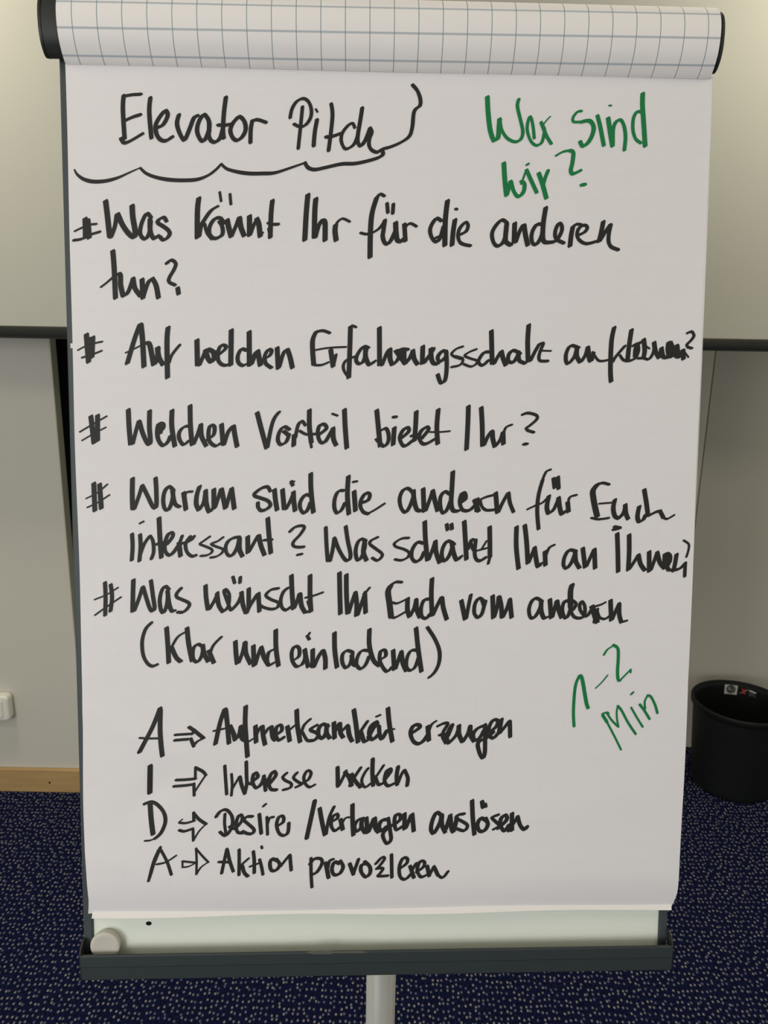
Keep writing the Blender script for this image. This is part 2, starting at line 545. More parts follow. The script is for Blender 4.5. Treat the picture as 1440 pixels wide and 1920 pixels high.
pad = thing('flip_chart_pad', 'large white flip chart pad with handwritten German notes hanging on the easel', 'paper pad', tuple(P(340, 925, -8)))
NU, NV = 102, 140
def edge_u(s, v):
    e = 0
    if v > 905:
        e = 3.5 * ((v - 905) / 20) ** 1.5
    wob = .5 * math.sin(v / 37) + .5 * math.sin(v / 91 + 1)
    return (wob * .6 - e * .8 - 3.2 * math.exp(-((v - 795) / 85) ** 2)) if s == 0 else (679.3 + wob * .6 - e)
def sheet_v(u):
    return 926.5 - .6 * math.sin(u / 55) + .004 * u
v, f, uvs = [], [], []
for j in range(NV + 1):
    for i in range(NU + 1):
        t = j / NV
        ue = i / NU
        vv = -3 + (sheet_v(ue * 680) + 3) * t
        u = edge_u(0, vv) * (1 - ue) + edge_u(1, vv) * ue
        v.append(P(u, vv, wz(u, vv)))
        uvs.append((u, vv))
for j in range(NV):
    for i in range(NU):
        k = j * (NU + 1) + i
        f.append((k, k + NU + 1, k + NU + 2, k + 1))
fs = mesh('front_sheet', v, f, M['sheet'], pad, smooth=True, fix=False)
def set_uv(o, uvs):
    l = o.data.uv_layers.new(name='UVMap')
    for lp in o.data.loops:
        l.data[lp.index].uv = uvs[lp.vertex_index]
set_uv(fs, uvs)
sd = fs.modifiers.new('thickness', 'SOLIDIFY')
sd.thickness, sd.offset = .0003, -1
fs.modifiers.new('crease', 'EDGE_SPLIT').split_angle = .7

# remaining pages behind the front sheet, their bottom strip curling toward the viewer
stack = []
sp_prof = [(-3.5, -1.3), (300, -1.5), (600, -3.2), (860, -4.6), (905, -9.2), (914, -10.4), (920, -10.2), (925, -8.8), (928, -7.2), (930.5, -5.2), (931, -5.8), (928, -8.2), (924, -10.4), (917, -11.2), (600, -11.2), (-3.5, -11)]
v, f = [], []
n = len(sp_prof)
for i in range(35):
    u = 1.5 + (678.6 - 1.5) * i / 34
    for a, b in sp_prof:
        low = max(0, (a - 900) / 30)
        uu = u
        if i == 34:
            uu = 680.6 - 7.4 * low - .5 * math.sin(a / 60)
        if i == 0:
            uu = 1.5 + .2 * low
        v.append(P(uu, a + low * (.9 * math.sin(u / 48) - 1.2) , b + low * .8 * math.sin(u / 60 + 1)))
for i in range(34):
    for k in range(n):
        l = (k + 1) % n
        f.append((i * n + k, i * n + l, (i + 1) * n + l, (i + 1) * n + k))
f += [tuple(range(n)), tuple(34 * n + k for k in reversed(range(n)))]
ps = mesh('remaining_pages', v, f, M['paper'], pad)
v, f = pbox(-3.4, 1, 283, 288, -3.2, -2.6)
mesh('paper_tab', v, f, M['paper'], ps)

# sheets turned over the clamp bar: grid side out
path = [(-.4, .6), (-2.2, 4.8), (-6, 9.6), (-11, 14.4), (-17, 18.6), (-24.5, 21.6), (-32.5, 23.4), (-41, 24), (-50, 22.8), (-58, 19.6), (-65, 13.5), (-69.5, 6), (-71.5, -2), (-72, -14), (-70.5, -27), (-66, -34), (-50, -38), (0, -40), (180, -42), (420, -41), (640, -41), (790, -43)]
path = smooth_path(path, 5)
arc = [0]
for a, b in zip(path, path[1:]):
    arc.append(arc[-1] + math.hypot(a[0] - b[0], a[1] - b[1]))
# a printed line sits 6 mm up from the sheet's lower bend
v, f, uvs = [], [], []
n = len(path)
for i in range(41):
    u = 1.0 + (675.6 - 1.0) * i / 40
    for k, (a, b) in enumerate(path):
        v.append(P(u, a, b + .25 * math.sin(u / 90 + arc[k] / 60)))
        uvs.append((u, arc[k] - 9.5 - 5 * u / 677))
for i in range(40):
    for k in range(n - 1):
        f.append((i * n + k, (i + 1) * n + k, (i + 1) * n + k + 1, i * n + k + 1))
fl = mesh('turned_over_sheets', v, f, M['flip'], pad, smooth=True, fix=False)
set_uv(fl, uvs)
sd = fl.modifiers.new('thickness', 'SOLIDIFY')
sd.thickness, sd.offset = .0014, -1
fl.modifiers.new('crease', 'EDGE_SPLIT').split_angle = .7

# ------------------------------------------------------------------ handwriting
INK = [
    ('K', '''
412 265 1|594,293 583,429 594,723
324 233 1|604,298 679,284 773,276
412 265 1|612,538 688,504 760,482
412 265 1|557,724 584,764 642,752 778,673
412 265 1|868,310 854,450 871,711
412 265 1|920,610 990,581 1039,500 1040,453 1013,440 947,522 916,596 929,683 973,732 1028,735 1087,697
412 265 1|1160,474 1139,552 1154,632 1195,714 1222,714 1272,603 1315,501 1353,480
412 265 1|1458,505 1419,466 1370,527 1345,615 1361,688 1395,732 1430,710 1466,626 1473,558 1460,505
412 265 1|1471,545 1470,626 1465,673 1488,726 1534,739 1583,697 1611,609
412 265 1|1648,287 1627,435 1614,609 1620,697
353 254 1|1563,567 1626,569 1709,554
412 265 1|1737,519 1709,560 1690,621 1714,691 1760,717 1815,679 1850,605 1837,524 1786,478 1744,515
382 275 1|1920,516 1903,604 1898,736
353 254 1|1917,523 1952,506 1994,508 2063,530
412 265 0.35|68,1045 97,1095 164,1141 260,1163 385,1155 510,1122 635,1066 750,1014
412 265 0.6|749,1016 808,1069 911,1108 1049,1130 1202,1133 1341,1121 1453,1078 1537,1016 1593,958
412 265 0.6|1593,960 1649,1007 1760,1036 1885,1050 2025,1047 2151,1038 2305,988 2466,931
382 275 1|2469,931 2501,978 2571,997 2684,974 2852,935 2993,928 3133,898 3246,862 3291,827 3281,787
324 233 1|2444,364 2427,526 2398,786
324 233 1|2314,477 2335,387 2384,312 2454,281 2510,316 2537,396 2526,477 2477,545 2418,566 2356,541
382 275 1|2596,491 2572,617 2560,755
206 148 1|2583,385 2600,412
353 254 1|2745,328 2758,438 2740,628 2716,801
382 275 1|2691,662 2740,661 2835,628
324 233 1|2992,562 2971,522 2929,536 2866,612 2849,693 2880,770 2922,776 2985,731 3020,649
382 275 1|3070,362 3048,500 3027,622 3023,703 3053,746 3104,688 3153,565
353 254 1|3156,563 3172,606 3147,674 3144,742 3175,789 3232,808 3281,777 3372,751 3485,701 3569,638 3599,543 3612,408 3636,360 3678,325 3680,258 3649,178 3598,120'''),
    ('G', '''
471 265 1|4389,227 4399,378 4423,554 4458,659 4478,664 4510,634 4519,511 4522,450
324 233 1|4525,457 4544,551 4603,639 4689,678 4752,650 4772,574 4748,466 4718,358 4709,297 4722,244
294 212 1|4895,637 4882,531 4862,443 4843,420 4820,492 4822,573 4860,668 4918,711 4974,682 4995,611 5002,542 4969,482
353 254 1|4966,475 5000,556 5037,630 5077,688
235 169 1|5077,686 5030,631 4998,590
132 95 1|4984,502 5026,449 5062,412
265 191 1|5394,351 5351,359 5307,414 5311,461 5397,460
441 265 1|5397,460 5482,448 5527,505 5518,587 5474,670 5418,708 5388,665
412 265 1|5567,395 5599,503 5643,694
176 127 1|5689,286 5712,287
471 265 1|5682,417 5708,556 5737,699
353 254 1|5742,678 5740,528 5769,452 5819,433 5857,498 5875,607 5867,738
324 233 1|6031,345 5988,346 5954,414 5952,524 5983,619 6042,662
471 265 1|6046,157 6047,276 6069,480 6090,692
471 265 1|4576,899 4589,1057 4610,1228
412 265 1|4618,1214 4651,1086
382 275 1|4657,1086 4685,1179 4736,1240 4792,1191 4801,1108 4766,1084
191 138 1|4766,1111 4791,1039 4816,970
412 265 1|4821,967 4869,1065 4933,1192
265 191 1|4822,912 4839,901
471 265 1|4953,998 4999,1118 5039,1249
353 254 1|5006,1104 5025,1035 5052,966
265 191 1|5134,811 5205,771 5276,756
412 265 1|5276,756 5317,776 5311,879 5296,961 5319,995 5399,960
382 275 1|5415,1108 5455,1102'''),
    ('K', '''
294 212 1|40,1764 121,1750 205,1707 314,1673
235 169 1|56,1669 138,1630 208,1602 280,1594
529 235 1|165,1541 165,1732
529 235 1|192,1557 201,1735
529 235 1|382,1358 397,1510 415,1718
412 235 1|429,1726 471,1618 494,1495
529 235 1|504,1488 554,1603 622,1695 674,1722 681,1656 661,1520 656,1400
412 235 1|850,1517 810,1477 771,1532 741,1614 733,1683 760,1730 795,1734 831,1668 847,1558
471 235 1|839,1531 837,1613 845,1681 878,1733 917,1705
412 235 1|1011,1553 983,1515 934,1536 919,1570 971,1604 1026,1644 1042,1685 1007,1733 969,1744 939,1714'''),
    ('K', '''
529 235 1|1352,1311 1336,1441 1330,1715
441 235 1|1544,1394 1476,1438 1405,1535 1369,1604 1350,1701
294 212 1|1411,1576 1431,1665 1481,1729
382 275 1|1614,1562 1576,1512 1517,1520 1467,1589 1456,1665 1494,1716 1543,1716 1595,1676 1594,1601 1564,1549
235 169 1|1572,1246 1585,1338
529 235 1|1646,1529 1663,1613 1686,1698
265 191 1|1679,1264 1687,1367
353 254 1|1690,1695 1733,1599 1769,1505
529 235 1|1776,1505 1789,1598 1823,1687
529 235 1|1881,1484 1880,1682
324 233 1|1894,1665 1930,1568 1963,1506
529 235 1|1958,1510 1979,1567 1992,1691
206 148 1|1992,1691 2021,1652
176 127 1|2077,1610 2091,1689
324 233 1|2077,1552 2120,1565 2186,1564
471 235 1|2124,1321 2109,1455 2098,1700'''),
    ('K', '''
529 235 1|2498,1255 2480,1449 2464,1722
529 235 1|2582,1294 2571,1421 2565,1689
382 275 1|2579,1689 2613,1571 2648,1515
529 235 1|2655,1515 2679,1543 2679,1722
529 235 1|2797,1720 2785,1624 2791,1561
265 191 1|2788,1582 2813,1529 2867,1495 2941,1525'''),
    ('K', '''
294 212 1|3059,1640 3123,1652 3194,1631 3264,1582 3318,1502
529 235 1|3227,1272 3178,1438 3162,1632 3159,1892
324 233 1|3308,1255 3262,1237 3220,1286
441 235 1|3315,1505 3300,1616 3293,1671 3311,1733 3348,1751 3386,1704 3428,1614
353 254 1|3338,1332 3346,1424
353 254 1|3405,1338 3398,1432
529 235 1|3430,1528 3435,1627 3450,1710 3500,1721 3521,1688
441 235 1|3536,1716 3523,1543
294 212 1|3523,1598 3548,1556 3591,1535 3652,1564'''),
    ('K', '''
382 275 1|3916,1502 3868,1479 3819,1538 3798,1608 3821,1684 3864,1721 3906,1682 3941,1564
294 212 1|3863,1679 3906,1662
529 235 1|3981,1294 3961,1495 3959,1758
500 235 1|4064,1490 4046,1618 4036,1754
294 212 1|4069,1378 4084,1381
353 254 1|4113,1647 4184,1609 4205,1546 4176,1516 4119,1575 4099,1645 4114,1714 4158,1744 4232,1758'''),
    ('K', '''
382 275 1|4623,1515 4569,1485 4506,1541 4464,1625 4480,1716 4524,1757 4581,1721 4615,1623 4620,1540
500 235 1|4620,1526 4609,1679 4624,1720 4670,1745
500 235 1|4706,1517 4703,1712
412 235 1|4722,1712 4758,1607 4793,1537
500 235 1|4807,1534 4824,1634 4851,1742
382 275 1|5001,1522 4944,1528 4902,1591 4889,1661 4905,1723 4948,1729 4997,1645 5011,1533
500 235 1|5036,1350 5015,1506 5012,1659 5034,1707 5085,1711
382 275 1|5085,1711 5157,1691 5212,1600 5213,1530 5181,1514 5147,1587 5156,1670 5240,1714
500 235 1|5336,1542 5321,1626 5310,1745
324 233 1|5327,1556 5369,1517 5427,1520
353 254 1|5401,1628 5465,1596 5493,1547 5456,1524 5399,1562 5384,1632 5417,1687 5490,1717 5594,1692
500 235 1|5664,1484 5646,1593 5623,1691
382 275 1|5634,1684 5689,1593 5741,1515
382 275 1|5748,1515 5730,1606 5729,1690 5759,1745 5837,1775'''),
    ('K', '''
235 169 1|314,2242 388,2185 466,2115
500 235 1|444,1868 454,2030 462,2355
500 235 1|466,2120 515,2109 519,2222 541,2330
382 275 1|541,2333 595,2291 650,2149
500 235 1|650,2149 666,2248 723,2328
500 235 1|744,2157 750,2351
382 275 1|756,2333 807,2191 852,2149
500 235 1|852,2146 890,2218 912,2345
353 254 1|1004,1988 1056,1953 1100,1987 1082,2049 1032,2133 1028,2181 1089,2211
471 235 1|1117,2242 1125,2302'''),
    ('K', '''
206 148 1|59,2903 133,2864 232,2831 312,2813
235 169 1|99,2982 201,2950 303,2910
529 206 1|148,2738 164,3028
529 206 1|177,2783 179,2993
529 206 1|214,2768 200,2978'''),
    ('K', '''
206 148 1|560,2926 667,2875 763,2825
529 206 1|714,2626 655,2777 572,3038
529 206 1|724,2630 738,2804 747,3071
529 206 1|766,2822 808,2832 832,2944 849,3049
529 206 1|858,3045 890,2985 899,2873
529 206 1|892,2870 907,2971 948,3048
529 206 1|1009,2655 995,2802 994,3185
294 212 1|1014,3026 1046,2942 1130,2838'''),
    ('K', '''
529 206 1|1312,2784 1314,3045
412 206 1|1335,3049 1371,2967 1401,2899
529 206 1|1401,2889 1425,2973 1463,3015 1492,2972 1483,2909 1429,2879
206 148 1|1436,2884 1507,2902 1557,2866
412 206 1|1542,2937 1607,2882 1617,2844 1565,2841 1532,2923 1541,3007 1598,3049 1676,3031
529 206 1|1678,2675 1669,3045
412 206 1|1837,2888 1784,2875 1745,2949 1752,3019 1797,3050 1833,3035
529 206 1|1868,2690 1868,3044
441 221 1|1879,3043 1926,2926 1958,2897
412 206 1|1894,3032 1940,2918 1958,2890
500 206 1|1958,2890 1989,3042
529 206 1|1960,2897 1985,3045
412 206 1|2023,2977 2083,2945 2107,2891 2072,2878 2033,2946 2042,3023 2103,3070
500 206 1|2166,2857 2176,3075
412 206 1|2189,3060 2233,2915 2268,2875
500 206 1|2277,2875 2304,2957 2328,3067'''),
    ('K', '''
500 206 1|2583,2683 2547,2771 2547,2898 2557,3028
265 191 1|2568,3037 2640,3036 2715,3007
206 148 1|2576,2877 2683,2857 2798,2846 2905,2841
324 233 1|2729,2694 2655,2671 2583,2686
500 206 1|2740,2871 2766,3049
294 212 1|2772,3038 2798,2924
294 212 1|2935,3164 2887,3100 2877,3034 2913,2979 2999,2943
500 206 1|2952,2625 2944,2922 2935,3167
265 191 1|3012,2630 2969,2614 2948,2632
412 206 1|3145,2849 3092,2836 3035,2907 3013,2978 3042,3018 3092,2992 3125,2864
500 206 1|3116,2850 3117,2949 3157,3027 3212,2991
500 206 1|3263,2633 3267,3026
412 206 1|3294,3030 3344,2904 3375,2858
500 206 1|3380,2861 3380,2961 3402,3024
412 206 1|3417,3020 3460,2974 3495,2888
500 206 1|3442,2875 3503,2959 3547,3013
353 254 1|3459,2877 3516,2857 3574,2862
500 206 1|3531,2874 3532,3002
382 275 1|3547,3004 3589,2958 3621,2887
500 206 1|3625,2870 3640,2958 3677,3017
500 206 1|3733,2826 3729,3007
382 275 1|3749,3000 3813,2913 3851,2849
500 206 1|3820,2849 3828,2956 3853,3006 3897,3012
441 221 1|3986,2876 3995,3026 3983,3169 3954,3212 3925,3205 3898,3127
382 275 1|3994,2890 3950,2872 3900,2927 3903,2977 3944,2976 3990,2926
265 191 1|4167,2824 4094,2851 4045,2904 4081,2932 4154,2946 4169,2981 4133,3024 4046,3044
412 206 1|4084,2932 4161,2953
265 191 1|4315,2851 4240,2881 4190,2921 4256,2952 4321,2972 4315,3008 4257,3037 4181,3012
353 254 1|4461,2878 4400,2886 4350,2951 4343,2997 4387,3022 4445,2971
500 206 1|4475,2653 4489,2999
412 206 1|4511,3003 4546,2935 4586,2870
500 206 1|4588,2870 4604,2934 4638,3017
382 275 1|4793,2892 4719,2859 4669,2905 4668,2976 4722,2983 4764,2918 4778,2875
441 221 1|4776,2904 4787,2968 4850,2996
500 206 1|4881,2585 4873,2760 4882,2974
412 206 1|4908,2967 4953,2873 5002,2787
324 233 1|5002,2790 5045,2779 5021,2844 5000,2916 5013,2966 5098,2969
191 138 1|5004,2858 5131,2860'''),
    ('K', '''
412 206 1|5434,2823 5346,2801 5299,2884 5299,2970 5329,2991 5392,2912 5415,2818
500 206 1|5416,2826 5416,2911 5453,2976
412 206 1|5467,2971 5512,2896 5533,2813
500 206 1|5536,2817 5555,2939 5577,2960 5597,2881
265 191 1|5589,2867 5643,2945 5687,2963 5761,2951
498 213 1|5820,2600 5794,2752 5791,3041 5802,3182
332 213 1|5813,2971 5847,2913 5944,2797
308 222 1|5894,2901 5931,2947 5990,2958 6061,2928 6096,2847 6081,2772 6032,2796
498 213 1|6011,2623 5991,2784 5978,2941
237 171 1|6038,2790 6114,2754 6156,2762
498 213 1|6114,2758 6068,2807 6060,2905
284 205 1|6090,2928 6144,2927
498 213 1|6149,2725 6164,2840 6153,2921
308 222 1|6156,2927 6215,2935 6260,2863 6271,2758
190 136 1|6163,2788 6217,2823
498 213 1|6265,2756 6284,2851 6324,2920
498 213 1|6339,2908 6349,2815
498 213 1|6349,2825 6371,2908 6417,2917
498 213 1|6425,2754 6419,2826 6438,2913
498 213 1|6446,2754 6473,2826 6464,2909
498 213 1|6472,2802 6518,2906
498 213 1|6515,2785 6500,2848
498 213 1|6521,2790 6538,2912
332 213 1|6550,2912 6580,2836
498 213 1|6589,2836 6596,2931
190 136 1|6617,2868 6650,2911
308 222 1|6630,2651 6677,2636 6703,2679 6671,2731 6631,2772 6639,2801 6684,2814'''),
    ('K', '''
235 169 1|56,3768 146,3714 337,3603
206 148 1|76,3860 179,3799 326,3721
500 206 1|173,3603 198,3887
500 206 1|244,3592 237,3863'''),
    ('K', '''
500 206 1|571,3529 575,3711 586,3896
412 206 1|610,3893 648,3753 679,3650
471 235 1|686,3656 719,3781 767,3888 798,3874 791,3709 797,3541
441 221 1|875,3787 933,3730 937,3680 889,3683 873,3780 891,3866 937,3911 988,3865 1013,3808
500 206 1|920,3694 904,3780
500 206 1|1036,3533 1030,3707 1058,3915
412 206 1|1233,3702 1164,3707 1111,3764 1107,3836 1151,3900 1209,3857
500 206 1|1229,3481 1230,3706 1244,3899
412 206 1|1262,3892 1303,3791 1340,3681
500 206 1|1340,3684 1346,3806 1394,3910
412 206 1|1402,3848 1475,3793 1486,3704 1440,3695 1421,3776 1431,3862 1495,3912 1557,3876
500 206 1|1562,3679 1577,3893
382 275 1|1588,3893 1633,3761 1683,3700
500 206 1|1691,3696 1704,3789 1727,3915'''),
    ('K', '''
500 206 1|1947,3551 1991,3729 2045,3930
412 206 1|2055,3923 2092,3729 2129,3614 2182,3542
412 206 1|2293,3730 2236,3699 2185,3757 2168,3843 2199,3893 2257,3864 2289,3785
441 221 1|2233,3749 2286,3792
500 206 1|2339,3903 2345,3785
353 254 1|2358,3813 2387,3684 2431,3640 2464,3680
294 212 1|2406,3744 2481,3781 2589,3773
500 206 1|2510,3518 2510,3697 2531,3870
265 191 1|2524,3870 2531,3920
382 275 1|2608,3786 2693,3717 2671,3671 2618,3689 2600,3768 2625,3858 2676,3862 2726,3785 2767,3713
235 169 1|2758,3556 2813,3576
500 206 1|2765,3710 2770,3825 2799,3894
500 206 1|2889,3510 2897,3694 2915,3925'''),
    ('K', '''
412 206 1|3284,3735 3337,3710 3367,3763 3367,3850 3321,3905 3263,3854 3238,3826
500 206 1|3239,3515 3254,3663 3278,3901
324 233 1|3418,3587 3453,3585
500 206 1|3432,3702 3420,3886
382 275 1|3510,3813 3585,3747 3584,3701 3531,3723 3492,3806 3518,3885 3561,3895 3638,3834
324 233 1|3616,3790 3684,3773
500 206 1|3669,3526 3663,3689 3653,3841
382 275 1|3728,3819 3803,3724 3788,3692 3727,3732 3702,3804 3736,3869 3787,3872 3863,3829
191 138 1|3822,3746 3932,3745 4038,3735
500 206 1|3908,3502 3895,3687 3907,3873'''),
    ('K', '''
500 206 1|4237,3464 4234,3656 4224,3932'''),
    ('K', '''
500 206 1|4378,3477 4391,3655 4399,3887
412 206 1|4417,3884 4459,3785 4498,3729
500 206 1|4505,3738 4511,3814 4535,3898
412 206 1|4538,3898 4592,3828 4617,3752
500 206 1|4623,3740 4630,3871
265 191 1|4623,3769 4655,3689 4718,3661'''),
    ('K', '''
324 233 1|4832,3550 4894,3532 4986,3556 4991,3600 4919,3666 4880,3695 4896,3721 4961,3741
412 206 1|4855,3870 4890,3871'''),
    ('K', '''
191 138 1|100,4486 220,4423 327,4333
206 148 1|109,4583 218,4532 345,4449
500 206 1|183,4322 187,4619
500 206 1|244,4332 256,4593'''),
    ('K', '''
500 206 1|598,4267 591,4444 592,4596
412 206 1|609,4600 662,4458 700,4342
441 221 1|705,4349 762,4472 810,4573 846,4570 850,4399 845,4262
382 275 1|1036,4394 987,4355 938,4413 922,4515 939,4599 982,4599 1020,4500 1032,4398
441 221 1|1022,4387 1034,4485 1055,4551 1098,4575
500 206 1|1143,4420 1165,4604
265 191 1|1153,4456 1179,4415 1237,4408
500 206 1|1317,4351 1287,4441 1278,4542 1303,4608
412 206 1|1306,4608 1357,4528 1381,4394
500 206 1|1381,4397 1386,4528 1414,4626 1443,4600
500 206 1|1470,4382 1468,4593
412 206 1|1482,4578 1524,4454 1547,4379
500 206 1|1554,4379 1592,4588
412 206 1|1602,4578 1640,4439 1662,4371
500 206 1|1662,4371 1689,4592'''),
    ('K', '''
382 275 1|2081,4398 2052,4353 1987,4368 1917,4421 1914,4453 1972,4474 2051,4503 2083,4547 2050,4591 1985,4613 1949,4577 1947,4528
500 206 1|2128,4382 2138,4496 2155,4605
500 206 1|2215,4382 2232,4590
412 206 1|2253,4594 2305,4495 2337,4412
235 169 1|2303,4313 2342,4294
412 206 1|2313,4291 2327,4335
500 206 1|2334,4407 2337,4495 2351,4612
382 275 1|2523,4450 2465,4439 2411,4509 2406,4582 2442,4636 2486,4604 2518,4523
500 206 1|2523,4206 2526,4392 2551,4629'''),
    ('K', '''
412 206 1|2886,4390 2828,4395 2789,4464 2779,4566 2807,4635 2858,4603 2897,4522
500 206 1|2933,4233 2923,4434 2939,4646
265 191 1|2985,4294 3027,4288
500 206 1|2996,4397 3011,4610
382 275 1|3084,4521 3152,4492 3167,4426 3120,4422 3073,4492 3066,4565 3099,4624 3150,4644
294 212 1|3143,4644 3223,4601 3328,4532'''),
    ('K', '''
382 275 1|3635,4405 3587,4363 3529,4388 3496,4476 3513,4578 3560,4625 3607,4563 3643,4461
500 206 1|3646,4387 3655,4490 3685,4593 3734,4610
500 206 1|3753,4365 3766,4614
412 206 1|3784,4607 3831,4474 3859,4383
500 206 1|3859,4386 3882,4489 3916,4607
382 275 1|4043,4422 3991,4397 3945,4459 3946,4562 3972,4631 4016,4599 4054,4503
412 206 1|4018,4757 4029,4820
500 206 1|4078,4177 4069,4385 4064,4532 4090,4606 4149,4609
412 206 1|4070,4754 4078,4810
382 275 1|4170,4517 4223,4473 4215,4411 4176,4426 4159,4517 4193,4598 4267,4601 4328,4546
500 206 1|4190,4429 4177,4517
500 206 1|4321,4487 4370,4612
500 206 1|4353,4475 4348,4605
294 212 1|4351,4502 4442,4457 4527,4434
324 233 1|4383,4487 4406,4561 4459,4600 4550,4594
500 206 1|4556,4408 4578,4626
412 206 1|4589,4622 4635,4516 4692,4409
412 206 1|4699,4409 4716,4515 4758,4618'''),
    ('K', '''
265 191 1|4915,4588 5006,4544 5079,4514 5155,4437
412 206 1|5073,4263 5033,4426 5022,4603 5042,4807
265 191 1|5159,4149 5108,4175 5066,4278
500 206 1|5147,4440 5128,4558 5145,4632
353 254 1|5149,4635 5207,4587 5259,4457
441 221 1|5194,4245 5209,4348
441 221 1|5243,4230 5254,4358
500 206 1|5256,4457 5274,4572 5298,4642 5337,4605
500 206 1|5372,4614 5359,4506
265 191 1|5368,4483 5390,4446 5456,4428'''),
    ('K', '''
265 191 1|5630,4682 5710,4697 5826,4682
618 309 1|5684,4312 5638,4379 5646,4467 5669,4571 5694,4663
324 233 1|5815,4309 5743,4293 5684,4312
206 148 1|5712,4523 5857,4511
500 206 1|5886,4478 5871,4570 5891,4659 5934,4686
500 250 1|5886,4808 5945,4796
382 275 1|5892,4781 5956,4793
382 275 1|5934,4686 5985,4629 6007,4537
500 206 1|6004,4533 6015,4629 6042,4692
500 206 1|6162,4552 6146,4659 6165,4721 6212,4700 6237,4643
500 206 1|6211,4365 6243,4524 6263,4651
353 254 1|6271,4655 6352,4613 6399,4603
471 235 1|6396,4601 6436,4673
265 191 1|6437,4676 6482,4690 6556,4648'''),
    ('K', '''
412 206 1|579,4873 582,5011 570,5161
412 206 1|665,4880 668,5011 652,5170
324 233 1|664,5099 709,4982 768,4897
265 191 1|668,4756 702,4738
353 254 1|776,4897 803,4952 808,5070 782,5146
353 254 1|842,4985 940,4964
500 206 1|873,4697 879,4908 891,5131
382 275 1|954,4984 1013,4908 1017,4861 970,4876 933,4967 931,5055 974,5106 1025,5072 1091,4978
500 206 1|1084,4967 1099,5116
324 233 1|1084,4989 1121,4893
324 233 1|1091,4981 1156,4966 1215,4940 1251,4896
353 254 1|1208,4900 1156,4981 1169,5069 1219,5116 1266,5107
265 191 1|1420,4900 1359,4944 1312,4981 1358,5003 1437,5039 1437,5076 1386,5106 1318,5113
265 191 1|1565,4907 1504,4951 1435,4981 1488,5010 1561,5039 1546,5083 1487,5120 1426,5131
353 254 1|1743,4904 1678,4914 1617,4954 1590,5024 1611,5098 1662,5105 1713,5024 1739,4921
500 206 1|1743,4921 1742,5039 1773,5115
500 206 1|1833,4899 1833,5076
353 254 1|1848,5061 1910,4950 1947,4888
500 206 1|1954,4888 1975,4994 2014,5100
294 212 1|2009,4938 2099,4932
500 206 1|2053,4696 2066,4891 2084,5080'''),
    ('K', '''
324 233 1|2293,4844 2347,4795 2420,4777 2452,4798 2405,4876 2335,4952 2329,4997 2376,5014 2446,5011
294 212 1|2375,5100 2425,5090'''),
    ('K', '''
382 275 1|2687,4797 2694,4978 2707,5163
382 275 1|2734,5163 2763,5037 2781,4912
412 206 1|2785,4919 2829,5037 2900,5153 2949,5148 2957,5081 2927,4934 2905,4783
412 206 1|3125,4941 3071,4923 3031,4978 3014,5066 3032,5151 3071,5138 3111,5037 3118,4948
500 206 1|3115,4948 3100,5066 3135,5158
324 233 1|3257,4903 3188,4937 3171,4977 3225,5022 3302,5081 3302,5121 3255,5161 3199,5133'''),
    ('K', '''
294 212 1|3600,4910 3519,4918 3443,4970 3460,5007 3549,5036 3604,5073 3590,5125 3521,5158 3450,5148
382 275 1|3758,4969 3696,4959 3642,5036 3634,5125 3676,5173 3735,5143 3771,5065
500 206 1|3775,4728 3784,4917 3809,5155
412 206 1|3823,5152 3866,5036 3895,4943
500 206 1|3895,4946 3904,5065 3945,5184
382 275 1|4105,4979 4035,4943 3984,5006 3968,5095 3994,5165 4038,5127 4076,5035 4086,4961
500 206 1|4080,4968 4096,5065 4134,5154 4183,5114
500 206 1|4212,4724 4227,4916 4243,5147
382 275 1|4256,5035 4294,4938 4313,4928
294 212 1|4287,4938 4311,5035 4348,5057
382 275 1|4343,4931 4333,5065 4349,5142 4394,5164 4456,5128
235 169 1|4363,5050 4466,5023
206 148 1|4465,4942 4414,5027
294 212 1|4505,5124 4487,5196
500 206 1|4496,4785 4502,4975 4505,5124'''),
    ('K', '''
500 206 1|4796,4784 4797,5004 4828,5251
500 206 1|4887,4766 4911,4944 4931,5191
412 206 1|4943,5180 4974,5093 5005,5011
500 206 1|5002,5016 5019,5123 5044,5228 5076,5195
500 206 1|5119,5059 5129,5213
294 212 1|5131,5108 5166,5019 5222,4986
382 275 1|5469,5055 5391,5045 5341,5123 5332,5213 5366,5246 5420,5183 5462,5063
500 206 1|5459,5063 5469,5168 5512,5243
500 206 1|5544,5021 5576,5235
412 206 1|5591,5225 5633,5123 5672,5033
500 206 1|5675,5033 5689,5246'''),
    ('K', '''
500 206 1|5925,4856 5939,5062 5950,5284
500 206 1|6060,4870 6067,5062 6063,5265
412 206 1|6076,5254 6130,5167 6173,5092
500 206 1|6173,5095 6199,5197 6250,5268
500 206 1|6292,5059 6300,5280
412 206 1|6318,5265 6356,5152 6383,5062
500 206 1|6383,5069 6418,5182 6473,5245
500 206 1|6471,5084 6475,5182 6519,5265
500 206 1|6483,5106 6512,5212
441 221 1|6497,5076 6531,5106 6526,5182 6486,5189
353 254 1|6527,5265 6595,5264 6654,5242 6708,5184
471 235 1|6603,5088 6591,5182 6575,5275
235 169 1|6677,4931 6734,4971 6737,5031 6715,5117
353 254 1|6705,5189 6704,5335'''),
    ('K', '''
221 159 1|161,5768 290,5675 443,5571
206 148 1|162,5596 293,5541 413,5465
412 206 1|275,5408 278,5571 269,5771
412 206 1|336,5431 348,5571 327,5726'''),
